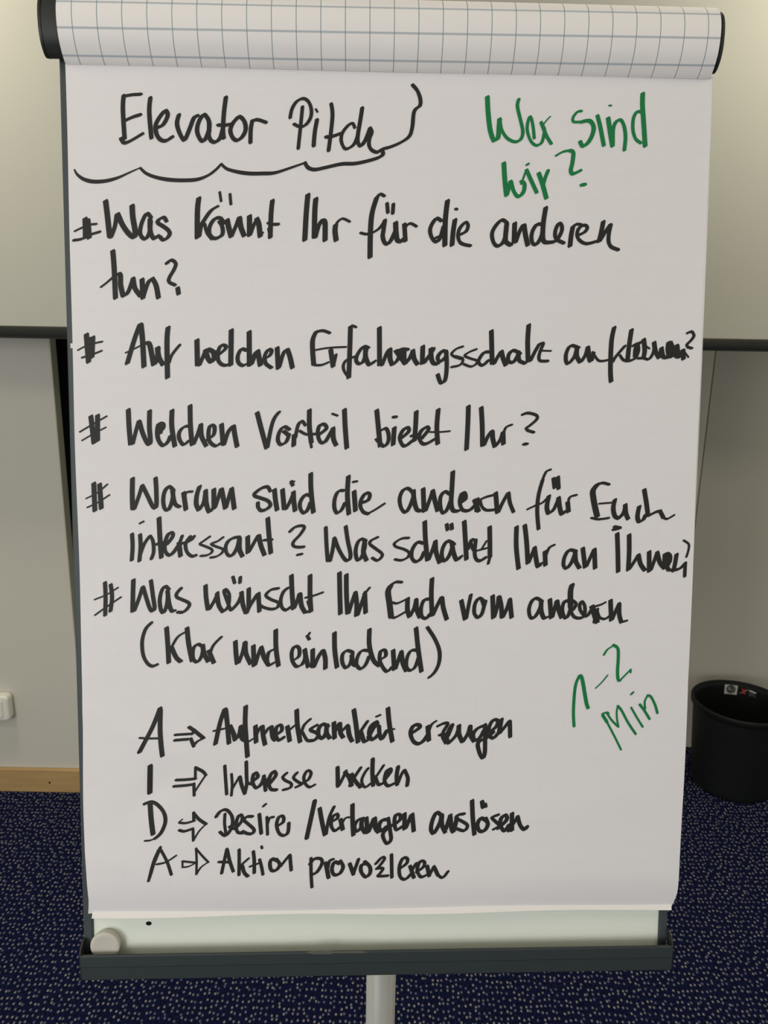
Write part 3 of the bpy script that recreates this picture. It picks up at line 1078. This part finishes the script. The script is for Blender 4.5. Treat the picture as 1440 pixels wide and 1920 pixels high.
    ('K', '''
471 206 1|583,5379 575,5541 568,5727
412 206 1|586,5722 639,5586 682,5456
412 206 1|688,5460 726,5601 767,5717 807,5697 792,5556 773,5386
412 206 1|967,5485 924,5450 884,5512 865,5616 880,5723 912,5735 946,5631 956,5512
471 206 1|952,5497 964,5631 992,5720 1025,5723
353 254 1|1101,5471 1053,5527 1053,5571 1117,5601 1185,5638 1177,5683 1123,5735 1060,5738'''),
    ('K', '''
471 206 1|1367,5441 1372,5572 1390,5705
353 254 1|1407,5702 1467,5601 1500,5520
471 206 1|1492,5530 1510,5661 1553,5732
338 244 1|1553,5732 1612,5676 1625,5542 1588,5485 1570,5512 1598,5601 1638,5713
353 254 1|1648,5713 1722,5631 1767,5520
353 254 1|1668,5346 1685,5411
353 254 1|1749,5349 1743,5408
471 206 1|1759,5515 1773,5646 1805,5743
382 275 1|1816,5743 1853,5661 1937,5535
471 206 1|1840,5475 1838,5669
471 206 1|1945,5527 1955,5729
324 233 1|2166,5472 2081,5490 2027,5550 2080,5594 2164,5632 2149,5688 2080,5703 1992,5679 1948,5643
353 254 1|2269,5468 2220,5512 2190,5602 2204,5684 2248,5714 2297,5680
500 206 1|2309,5327 2315,5512 2329,5699
412 206 1|2340,5689 2374,5602 2396,5530
500 206 1|2403,5535 2418,5662 2458,5740
324 233 1|2454,5740 2523,5726
265 191 1|2465,5575 2550,5554 2653,5517
206 148 1|2484,5617 2509,5699
500 206 1|2514,5327 2513,5542 2523,5729'''),
    ('K', '''
500 206 1|2837,5297 2841,5498 2848,5755
500 206 1|2913,5319 2915,5528 2927,5749
382 275 1|2941,5745 2984,5602 3014,5516
500 206 1|3014,5520 3029,5647 3025,5775
382 275 1|3041,5767 3095,5602 3124,5513
500 206 1|3117,5528 3128,5745
235 169 1|3127,5520 3171,5463'''),
    ('K', '''
618 309 1|3402,5446 3375,5513 3391,5633 3410,5790
294 212 1|3397,5783 3452,5801 3567,5738
324 233 1|3526,5404 3463,5401 3405,5435
265 191 1|3428,5630 3480,5640 3598,5585
500 206 1|3594,5585 3592,5708 3615,5791
353 254 1|3625,5780 3666,5693 3687,5595
500 206 1|3690,5603 3696,5708 3731,5798
382 275 1|3836,5593 3776,5607 3745,5693 3753,5786 3801,5811 3845,5761
500 206 1|3863,5363 3857,5543 3868,5776
382 275 1|3878,5772 3926,5663 3969,5576
500 206 1|3977,5581 3993,5693 4032,5822'''),
    ('K', '''
500 206 1|4193,5611 4238,5822
412 206 1|4251,5811 4276,5664 4299,5546
382 275 1|4450,5622 4394,5585 4347,5649 4341,5754 4383,5802 4427,5757 4451,5664 4465,5619
500 206 1|4432,5611 4451,5667
500 206 1|4543,5558 4555,5807
412 206 1|4567,5797 4597,5679 4610,5566
500 206 1|4618,5573 4642,5679 4652,5800
382 275 1|4664,5797 4703,5709 4738,5596
500 206 1|4738,5601 4761,5803'''),
    ('K', '''
382 275 1|5101,5622 5037,5586 4986,5619 4955,5710 4972,5800 5020,5800 5073,5710 5095,5619
500 206 1|5091,5619 5093,5725 5125,5808 5173,5796
500 206 1|5188,5599 5208,5808
412 206 1|5223,5798 5263,5616
500 206 1|5271,5619 5288,5710 5324,5804
382 275 1|5409,5619 5354,5624 5330,5710 5358,5804 5396,5786 5426,5695
353 254 1|5416,5695 5456,5786 5517,5812 5580,5786 5584,5680 5549,5624 5525,5672 5545,5741 5607,5789 5662,5710
588 294 1|5434,5435 5418,5514 5423,5680
353 254 1|5428,5604 5485,5650 5451,5718
265 191 1|5657,5691 5769,5657 5814,5632
618 309 1|5667,5680 5727,5855
441 221 1|5725,5710 5699,5855
294 212 1|5726,5726 5758,5805 5819,5820 5867,5786
500 206 1|5873,5609 5888,5835
382 275 1|5898,5825 5937,5726 5973,5645
471 235 1|5973,5653 5977,5771 6002,5858
265 191 1|5995,5860 6065,5840'''),
    ('K', '''
353 254 1|772,5854 705,5928 666,6062 673,6212 715,6306 770,6343 825,6325
500 206 1|935,5911 946,6108 953,6303
500 206 1|985,6131 1034,6243 1085,6292
265 191 1|1129,5966 1053,6018 985,6131
500 206 1|1159,5914 1175,6094 1209,6282
412 206 1|1331,6124 1270,6097 1223,6154 1221,6259 1268,6297 1315,6229 1334,6139
500 206 1|1329,6109 1342,6199 1385,6290
500 206 1|1394,6169 1448,6305
294 212 1|1408,6207 1446,6109 1535,6015'''),
    ('K', '''
500 206 1|1688,6065 1694,6200 1705,6314
412 206 1|1722,6306 1768,6186 1791,6073
500 206 1|1798,6080 1804,6201 1852,6317
500 206 1|1886,6114 1891,6340
412 206 1|1906,6329 1944,6201 1974,6126
500 206 1|1974,6134 2003,6247 2049,6330
412 206 1|2095,6164 2055,6190 2036,6277 2058,6335 2108,6308
500 206 1|2134,5938 2136,6142 2161,6341'''),
    ('K', '''
412 206 1|2324,6281 2389,6233 2390,6142 2342,6123 2310,6187 2317,6286 2364,6351 2423,6327
353 254 1|2423,6327 2453,6263 2460,6155
500 206 1|2453,6158 2468,6248 2492,6354
382 275 1|2483,6007 2502,6040
235 169 1|2490,5999 2510,5969
500 206 1|2542,6158 2541,6352
382 275 1|2556,6352 2608,6234 2653,6169
500 206 1|2660,6173 2682,6264 2682,6373
500 206 1|2783,5970 2786,6159 2811,6359
412 206 1|2982,6189 2919,6171 2872,6219 2872,6310 2912,6367 2960,6314 2985,6205
500 206 1|2976,6220 2986,6311 3021,6341
412 206 1|3167,6175 3090,6172 3043,6235 3027,6326 3076,6379 3131,6329 3169,6235
500 206 1|3171,5933 3171,6114 3217,6281 3284,6345
412 206 1|3291,6277 3353,6236 3346,6172 3298,6180 3287,6281 3329,6373 3374,6411 3429,6355
500 206 1|3436,6171 3451,6388
382 275 1|3466,6376 3500,6267 3529,6184
500 206 1|3529,6191 3545,6313 3583,6404
412 206 1|3711,6177 3641,6173 3594,6252 3586,6359 3628,6401 3683,6362 3721,6252
500 206 1|3690,5919 3715,6146 3755,6413
412 206 1|3817,5912 3900,6041 3954,6177 3952,6314 3905,6421 3843,6482'''),
    ('K', '''
500 250 1|848,6820 756,7045 611,7322
221 159 1|619,7154 710,7162 823,7163
500 221 1|851,6840 844,7091 865,7364'''),
    ('K', '''
324 233 1|1004,7187 1155,7175
294 212 1|1008,7126 1179,7114
412 221 1|1166,7035 1227,7079 1325,7164
382 275 1|1184,7170 1213,7255
294 212 1|1227,7066 1197,7117
294 212 1|1325,7164 1255,7201 1210,7250'''),
    ('K', '''
235 169 1|1437,7083 1555,7058
500 221 1|1562,6833 1509,6989 1454,7234
500 221 1|1573,6840 1590,7020 1605,7227
500 221 1|1619,7028 1655,7112 1670,7181
412 221 1|1669,7192 1715,7128 1738,7029
500 221 1|1738,7036 1744,7159 1788,7198
500 221 1|1795,6803 1787,6991 1796,7175 1809,7383
235 169 1|1810,7221 1877,7175
500 221 1|1901,7030 1907,7218
294 212 1|1910,7137 1945,7061 1972,7032
500 221 1|1978,7035 1987,7145 2006,7245
294 212 1|2003,7122 2042,7061 2076,7035
500 221 1|2079,7041 2093,7161 2123,7195
382 275 1|2130,7134 2193,7085 2186,7024 2138,7043 2127,7131 2160,7196 2216,7162
500 221 1|2257,7037 2282,7206
265 191 1|2272,7086 2336,7029
500 221 1|2362,6849 2369,7025 2398,7217
294 212 1|2514,6954 2443,7025 2413,7117
353 254 1|2428,7114 2473,7195 2510,7207
392 282 1|2586,7026 2528,7060 2519,7086 2577,7112 2602,7146 2561,7197 2503,7205
425 306 1|2713,7039 2652,7015 2607,7069 2607,7146 2652,7177 2697,7095
507 229 1|2699,7024 2694,7113 2730,7178
507 229 1|2777,6997 2785,7178
327 235 1|2792,7100 2835,7006
507 229 1|2843,7008 2851,7114 2880,7169
294 212 1|2871,7093 2931,7025
507 229 1|2934,7042 2951,7149 2981,7214
507 229 1|3000,6850 3026,7029 3048,7226
507 229 1|3076,7098 3118,7218 3171,7193
327 235 1|3154,6984 3084,7090
425 306 1|3165,7171 3221,7065 3262,7019 3250,6993 3192,7047 3173,7133 3210,7198 3284,7134
278 200 1|3255,6930 3296,6915
425 306 1|3284,7045 3293,7151 3318,7189 3371,7097
507 229 1|3383,6835 3400,7015 3435,7221
212 153 1|3409,7083 3456,7078'''),
    ('K', '''
425 306 1|3649,7131 3738,7068 3738,7034 3676,7039 3640,7119 3669,7217 3728,7252 3787,7218 3841,7138
507 229 1|3835,7048 3849,7215
278 200 1|3844,7120 3877,7030 3927,6989
359 259 1|3949,7047 4019,7015 4061,7022 4012,7113 4004,7173 4039,7246
327 235 1|3967,7152 4054,7139
425 306 1|4063,7165 4099,7071 4112,7033 4079,7088 4051,7174 4072,7246
359 259 1|4076,7246 4155,7157 4187,7049
507 229 1|4187,7042 4189,7140 4227,7230
392 282 1|4235,7230 4289,7141 4313,7050
507 229 1|4317,7055 4323,7158 4362,7227
392 282 1|4490,7042 4406,7073 4353,7141 4371,7214 4425,7188 4477,7090
425 306 1|4485,7035 4488,7211 4487,7367 4463,7422 4428,7366 4409,7245 4509,7185 4579,7122
392 282 1|4542,7117 4611,7057 4627,6988 4573,6984 4529,7073 4543,7168 4585,7189 4640,7126
507 229 1|4669,6971 4643,7140
359 259 1|4651,7135 4726,7040 4758,6994
425 306 1|4765,6998 4772,7175'''),
    ('K', '''
559 279 1|726,7481 718,7628 709,7806'''),
    ('K', '''
324 233 1|980,7728 1114,7716 1206,7702
324 233 1|1007,7654 1100,7650 1226,7637
294 212 1|1206,7694 1207,7834
191 138 1|1341,7595 1285,7679 1212,7795
265 191 1|1228,7501 1223,7640
353 254 1|1233,7509 1309,7553 1341,7595'''),
    ('K', '''
324 233 1|1555,7488 1561,7635 1571,7822
265 191 1|1628,7585 1634,7714 1623,7838
235 169 1|1634,7760 1687,7668 1717,7614
382 275 1|1722,7621 1739,7715 1772,7816
353 254 1|1795,7444 1796,7607 1798,7700 1775,7808
353 254 1|1799,7692 1866,7708
382 275 1|1863,7672 1921,7623 1907,7577 1874,7596 1863,7685 1903,7750 1963,7701 1990,7624
382 275 1|1990,7611 2007,7782
235 169 1|2008,7686 2053,7617
382 275 1|2052,7705 2123,7609 2108,7560 2068,7598 2042,7686 2067,7767 2130,7777
324 233 1|2247,7580 2202,7629 2232,7668 2295,7704 2284,7754 2206,7777
324 233 1|2363,7577 2322,7635 2367,7682 2415,7713 2349,7747
324 233 1|2397,7713 2487,7662 2520,7582 2479,7555 2439,7628 2454,7706 2502,7748 2559,7722'''),
    ('K', '''
425 306 1|2819,7521 2822,7742
327 235 1|2836,7730 2886,7630 2915,7561
458 229 1|2902,7575 2952,7648 2978,7738
327 235 1|2956,7738 3003,7648 3081,7525
458 229 1|2977,7600 3019,7683 3078,7757
294 212 1|3164,7534 3120,7598 3091,7684 3129,7757 3190,7716
425 306 1|3216,7426 3212,7581 3221,7737
392 282 1|3245,7633 3279,7724 3325,7717
278 200 1|3340,7501 3262,7625
392 282 1|3351,7672 3416,7583 3416,7545 3371,7579 3351,7686 3389,7744 3451,7722
425 306 1|3504,7520 3488,7618 3493,7731
327 235 1|3506,7709 3539,7619 3572,7562
392 282 1|3580,7564 3615,7654 3607,7744'''),
    ('K', '''
206 148 1|761,8335 701,8358 645,8361
382 275 1|647,7934 725,7911 798,7946 864,8032 879,8141 830,8266 761,8335
529 265 1|710,7925 721,8109 738,8284'''),
    ('K', '''
324 233 1|1034,8240 1091,8253 1184,8223
147 106 1|1036,8140 1070,8112
265 191 1|1036,8151 1107,8157 1207,8130
265 191 1|1188,8226 1189,8364
176 127 1|1334,8170 1255,8255 1193,8361
294 212 1|1198,8033 1197,8122
353 254 1|1205,8051 1257,8114 1334,8170'''),
    ('K', '''
353 254 1|1448,8088 1497,8023 1564,8005 1623,8072 1633,8166 1599,8259 1546,8309 1491,8266
294 212 1|1549,8052 1543,8165 1556,8282
353 254 1|1599,8204 1659,8225 1738,8135 1735,8070 1698,8085 1671,8182 1688,8268 1751,8280
353 254 1|1858,8087 1795,8089 1762,8128 1809,8175 1872,8239 1856,8286 1801,8288 1746,8261
382 275 1|1935,8062 1944,8169 1954,8287
265 191 1|1980,7969 2009,7941
294 212 1|2020,8095 2026,8303
294 212 1|2027,8170 2050,8108 2095,8097
353 254 1|2132,8206 2203,8156 2203,8090 2155,8098 2129,8187 2154,8284 2206,8316 2255,8282 2267,8169'''),
    ('K', '''
467 336 1|2561,7912 2518,8118 2468,8352
485 216 1|2616,8000 2638,8138 2675,8316
324 233 1|2690,8306 2721,8120 2780,7983
359 259 1|2749,8163 2817,8121 2817,8073 2767,8098 2745,8197 2786,8269 2856,8218
485 216 1|2852,8135 2878,8256
234 168 1|2869,8189 2906,8122 2957,8111
485 216 1|2988,7960 2989,8142 2999,8325
359 259 1|3118,8130 3054,8143 3013,8219 3041,8281 3096,8220
485 216 1|3100,8124 3091,8220 3132,8298
485 216 1|3146,8119 3160,8298
485 216 1|3171,8289 3233,8126
539 270 1|3239,8126 3252,8241 3286,8290
431 311 1|3387,8143 3322,8156 3291,8223 3319,8275 3382,8224
395 285 1|3396,8128 3419,8282 3429,8379 3389,8430 3351,8387 3342,8300 3456,8201
395 285 1|3462,8209 3530,8148 3529,8090 3479,8096 3467,8186 3490,8267 3560,8226
485 216 1|3581,8076 3583,8261
485 216 1|3596,8251 3659,8092
485 216 1|3669,8082 3689,8285'''),
    ('K', '''
431 311 1|4013,8115 3953,8066 3904,8152 3886,8268 3919,8311 3986,8192 4005,8096
485 216 1|4009,8096 4011,8211 4049,8305
485 216 1|4054,8274 4106,8097
467 336 1|4106,8116 4117,8232 4142,8294 4181,8136
359 259 1|4265,8085 4196,8098 4174,8136 4243,8175 4304,8224 4268,8286 4183,8262
485 216 1|4352,7926 4364,8138 4386,8332
431 311 1|4518,8169 4458,8139 4418,8216 4442,8288 4498,8289 4538,8217 4514,8140
467 336 1|4468,7942 4478,8008
359 259 1|4505,7970 4512,8001
359 259 1|4657,8099 4585,8131 4627,8180 4669,8229 4606,8271
431 311 1|4657,8261 4752,8162 4742,8104 4692,8138 4680,8219 4732,8291 4782,8220
359 259 1|4779,8294 4874,8134
485 216 1|4813,8081 4817,8288
431 311 1|4879,8121 4909,8222 4957,8275 4991,8242'''),
    ('K', '''
265 191 1|819,8435 742,8594 677,8838
235 169 1|822,8446 748,8626 709,8751 677,8838
353 254 1|801,8469 749,8594
235 169 1|774,8637 876,8615 992,8539
324 233 1|826,8477 891,8612 936,8762
191 138 1|1061,8677 1129,8670 1207,8632
176 127 1|1064,8606 1063,8674
235 169 1|1063,8606 1130,8615 1208,8624
221 159 1|1219,8455 1223,8600 1218,8763
191 138 1|1352,8621 1271,8680 1218,8763
221 159 1|1219,8459 1281,8538 1355,8621'''),
    ('K', '''
294 212 1|1472,8619 1602,8624
324 233 1|1566,8466 1535,8604 1503,8754
353 254 1|1569,8476 1595,8605 1634,8732
324 233 1|1704,8476 1703,8607 1699,8777
265 191 1|1810,8581 1730,8654
412 206 1|1737,8670 1759,8750 1799,8795
265 191 1|1824,8679 1933,8638
353 254 1|1864,8501 1873,8609 1872,8754
324 233 1|1934,8597 1956,8689 1970,8776
265 191 1|1957,8441 1963,8465
382 275 1|2125,8612 2077,8592 2051,8643 2065,8725 2121,8726 2162,8660 2122,8596
382 275 1|2137,8612 2174,8676
294 212 1|2174,8676 2235,8598 2276,8546
353 254 1|2278,8551 2291,8730'''),
    ('K', '''
359 259 1|2504,8661 2554,8600 2629,8601 2641,8659 2582,8759 2517,8788
324 233 1|2517,8590 2517,8755 2526,8940
431 311 1|2684,8650 2716,8825
324 233 1|2708,8709 2730,8626 2771,8609
395 285 1|2836,8662 2786,8642 2755,8719 2777,8791 2842,8782 2883,8701 2851,8629
431 311 1|2959,8667 3000,8790
359 259 1|3000,8785 3059,8612
395 285 1|3152,8666 3093,8685 3089,8762 3140,8825 3190,8783 3189,8705 3130,8642
324 233 1|3256,8671 3325,8596 3357,8610 3307,8688 3266,8730
324 233 1|3270,8726 3339,8727 3307,8785 3285,8818 3397,8815
359 259 1|3436,8563 3442,8835
359 259 1|3531,8733 3609,8672 3618,8614 3567,8609 3527,8710 3537,8827 3597,8861 3668,8790
431 311 1|3652,8706 3694,8839
324 233 1|3680,8741 3721,8670
359 259 1|3727,8775 3805,8714 3814,8655 3764,8651 3733,8752 3775,8834 3840,8812
431 311 1|3848,8708 3872,8822
324 233 1|3878,8808 3927,8709
431 311 1|3933,8729 3971,8813
324 233 1|3971,8813 4028,8847 4089,8772'''),
    ('G', '''
288 234 1|5499,7057 5487,6891 5493,6674 5510,6551 5547,6469
377 234 1|5547,6471 5566,6481 5586,6552 5613,6693 5635,6797 5653,6845
153 110 1|5733,6615 5803,6545 5865,6465
216 155 1|5815,6233 5856,6168 5934,6121
306 234 1|5920,6119 5972,6159 5980,6271 5976,6421 5986,6516 6007,6527
198 142 1|6007,6527 6061,6469 6126,6401
180 129 1|6126,6398 6127,6436
234 168 1|6141,6688 6163,6663
216 155 1|6047,7335 5972,7189 5873,7007
342 234 1|5873,7007 5824,6931
234 168 1|5819,6912 5870,6898 5889,6912
216 155 1|5865,6898 5928,6989 6008,7067
180 129 1|6008,7067 5989,6979 5982,6894 5991,6823
252 234 1|5993,6823 6037,6875 6117,7018 6208,7150
216 155 1|6146,6841 6218,6962 6287,7069
270 234 1|6244,6807 6299,6877 6361,6974
198 142 1|6308,6858 6299,6772 6331,6701
252 234 1|6331,6701 6369,6718 6419,6811 6449,6906'''),
]


def hull(pts):
    pts = sorted(set(pts))
    def half(seq):
        h = []
        for p in seq:
            while len(h) > 1 and (h[-1][0] - h[-2][0]) * (p[1] - h[-2][1]) - (h[-1][1] - h[-2][1]) * (p[0] - h[-2][0]) <= 0:
                h.pop()
            h.append(p)
        return h
    a, b = half(pts), half(reversed(pts))
    return a[:-1] + b[:-1]

def nib(a, b, ang=math.radians(-29)):
    """chisel tip outline, a mm long and b mm thick, long side rising to the right"""
    c, s = math.cos(ang), math.sin(ang)
    x, y, k = a / 2, b / 2, min(a, b) * .2
    pts = [(x, y - k), (x - k, y), (-x + k, y), (-x, y - k), (-x, -y + k), (-x + k, -y), (x - k, -y), (x, -y + k)]
    return [(c * p - s * q, s * p + c * q) for p, q in pts]

lift = count = 0
for color, text in INK:
    V, F = [], []
    for line in text.strip().split('\n'):
        head, pts = line.split('|')
        a, b, taper = head.split()
        a, b, taper = float(a) / 100 + .34, float(b) / 100 + .12, float(taper)
        pts = [tuple(float(x) / 10 for x in p.split(',')) for p in pts.split()]
        path = smooth_path(pts, 5) if len(pts) > 2 else [tuple(p + (q - p) * t / 4 for p, q in zip(*pts)) for t in range(5)]
        n = len(path)
        count += 1
        lift = (count % 12) * .013
        rings = []
        for i, (u, v) in enumerate(path):
            e = min(i, n - 1 - i) / max(1, n * .35)
            sc_ = taper + (1 - taper) * min(1, e) if taper < 1 else 1
            rings.append([(u + x * sc_, v + y * sc_) for x, y in nib(a, b)])
        for r0, r1 in zip(rings, rings[1:]):
            h = hull(r0 + r1)
            if len(h) < 3:
                continue
            k = len(V)
            lift += .003
            V += [P(u, v, wz(u, v) + .3 + lift) for u, v in h]
            F.append(tuple(range(k, k + len(h))))
    mesh('handwriting', V, F, M['green' if color == 'G' else 'ink'], fs, fix=False,
         label='green marker handwriting' if color == 'G' else 'black marker handwriting')

# ------------------------------------------------------------------ magnet on the board
mg = thing('round_magnet', 'round light grey magnet at the lower left corner of the white board', 'magnet', tuple(P(16.4, 962.6, -14)))
def puck(r0, prof_):
    v, f = [], []
    m = len(prof_)
    for i in range(48):
        a = 2 * math.pi * i / 48
        for r, w in prof_:
            v.append(P(16.4 + r * math.cos(a), 962.6 + r * math.sin(a), w))
    for i in range(48):
        j = (i + 1) % 48
        for k in range(m - 1):
            f.append((i * m + k, j * m + k, j * m + k + 1, i * m + k + 1))
    return v, f
v, f = puck(0, [(0, -13.8), (14.5, -13.8), (15.6, -12.6), (16.7, -6), (16.9, -4.4), (16.3, -3.2), (15, -2.7), (11, -3.1), (0, -3.3)])
mesh('magnet_cap', v, f, M['magnet'], mg, smooth=True)
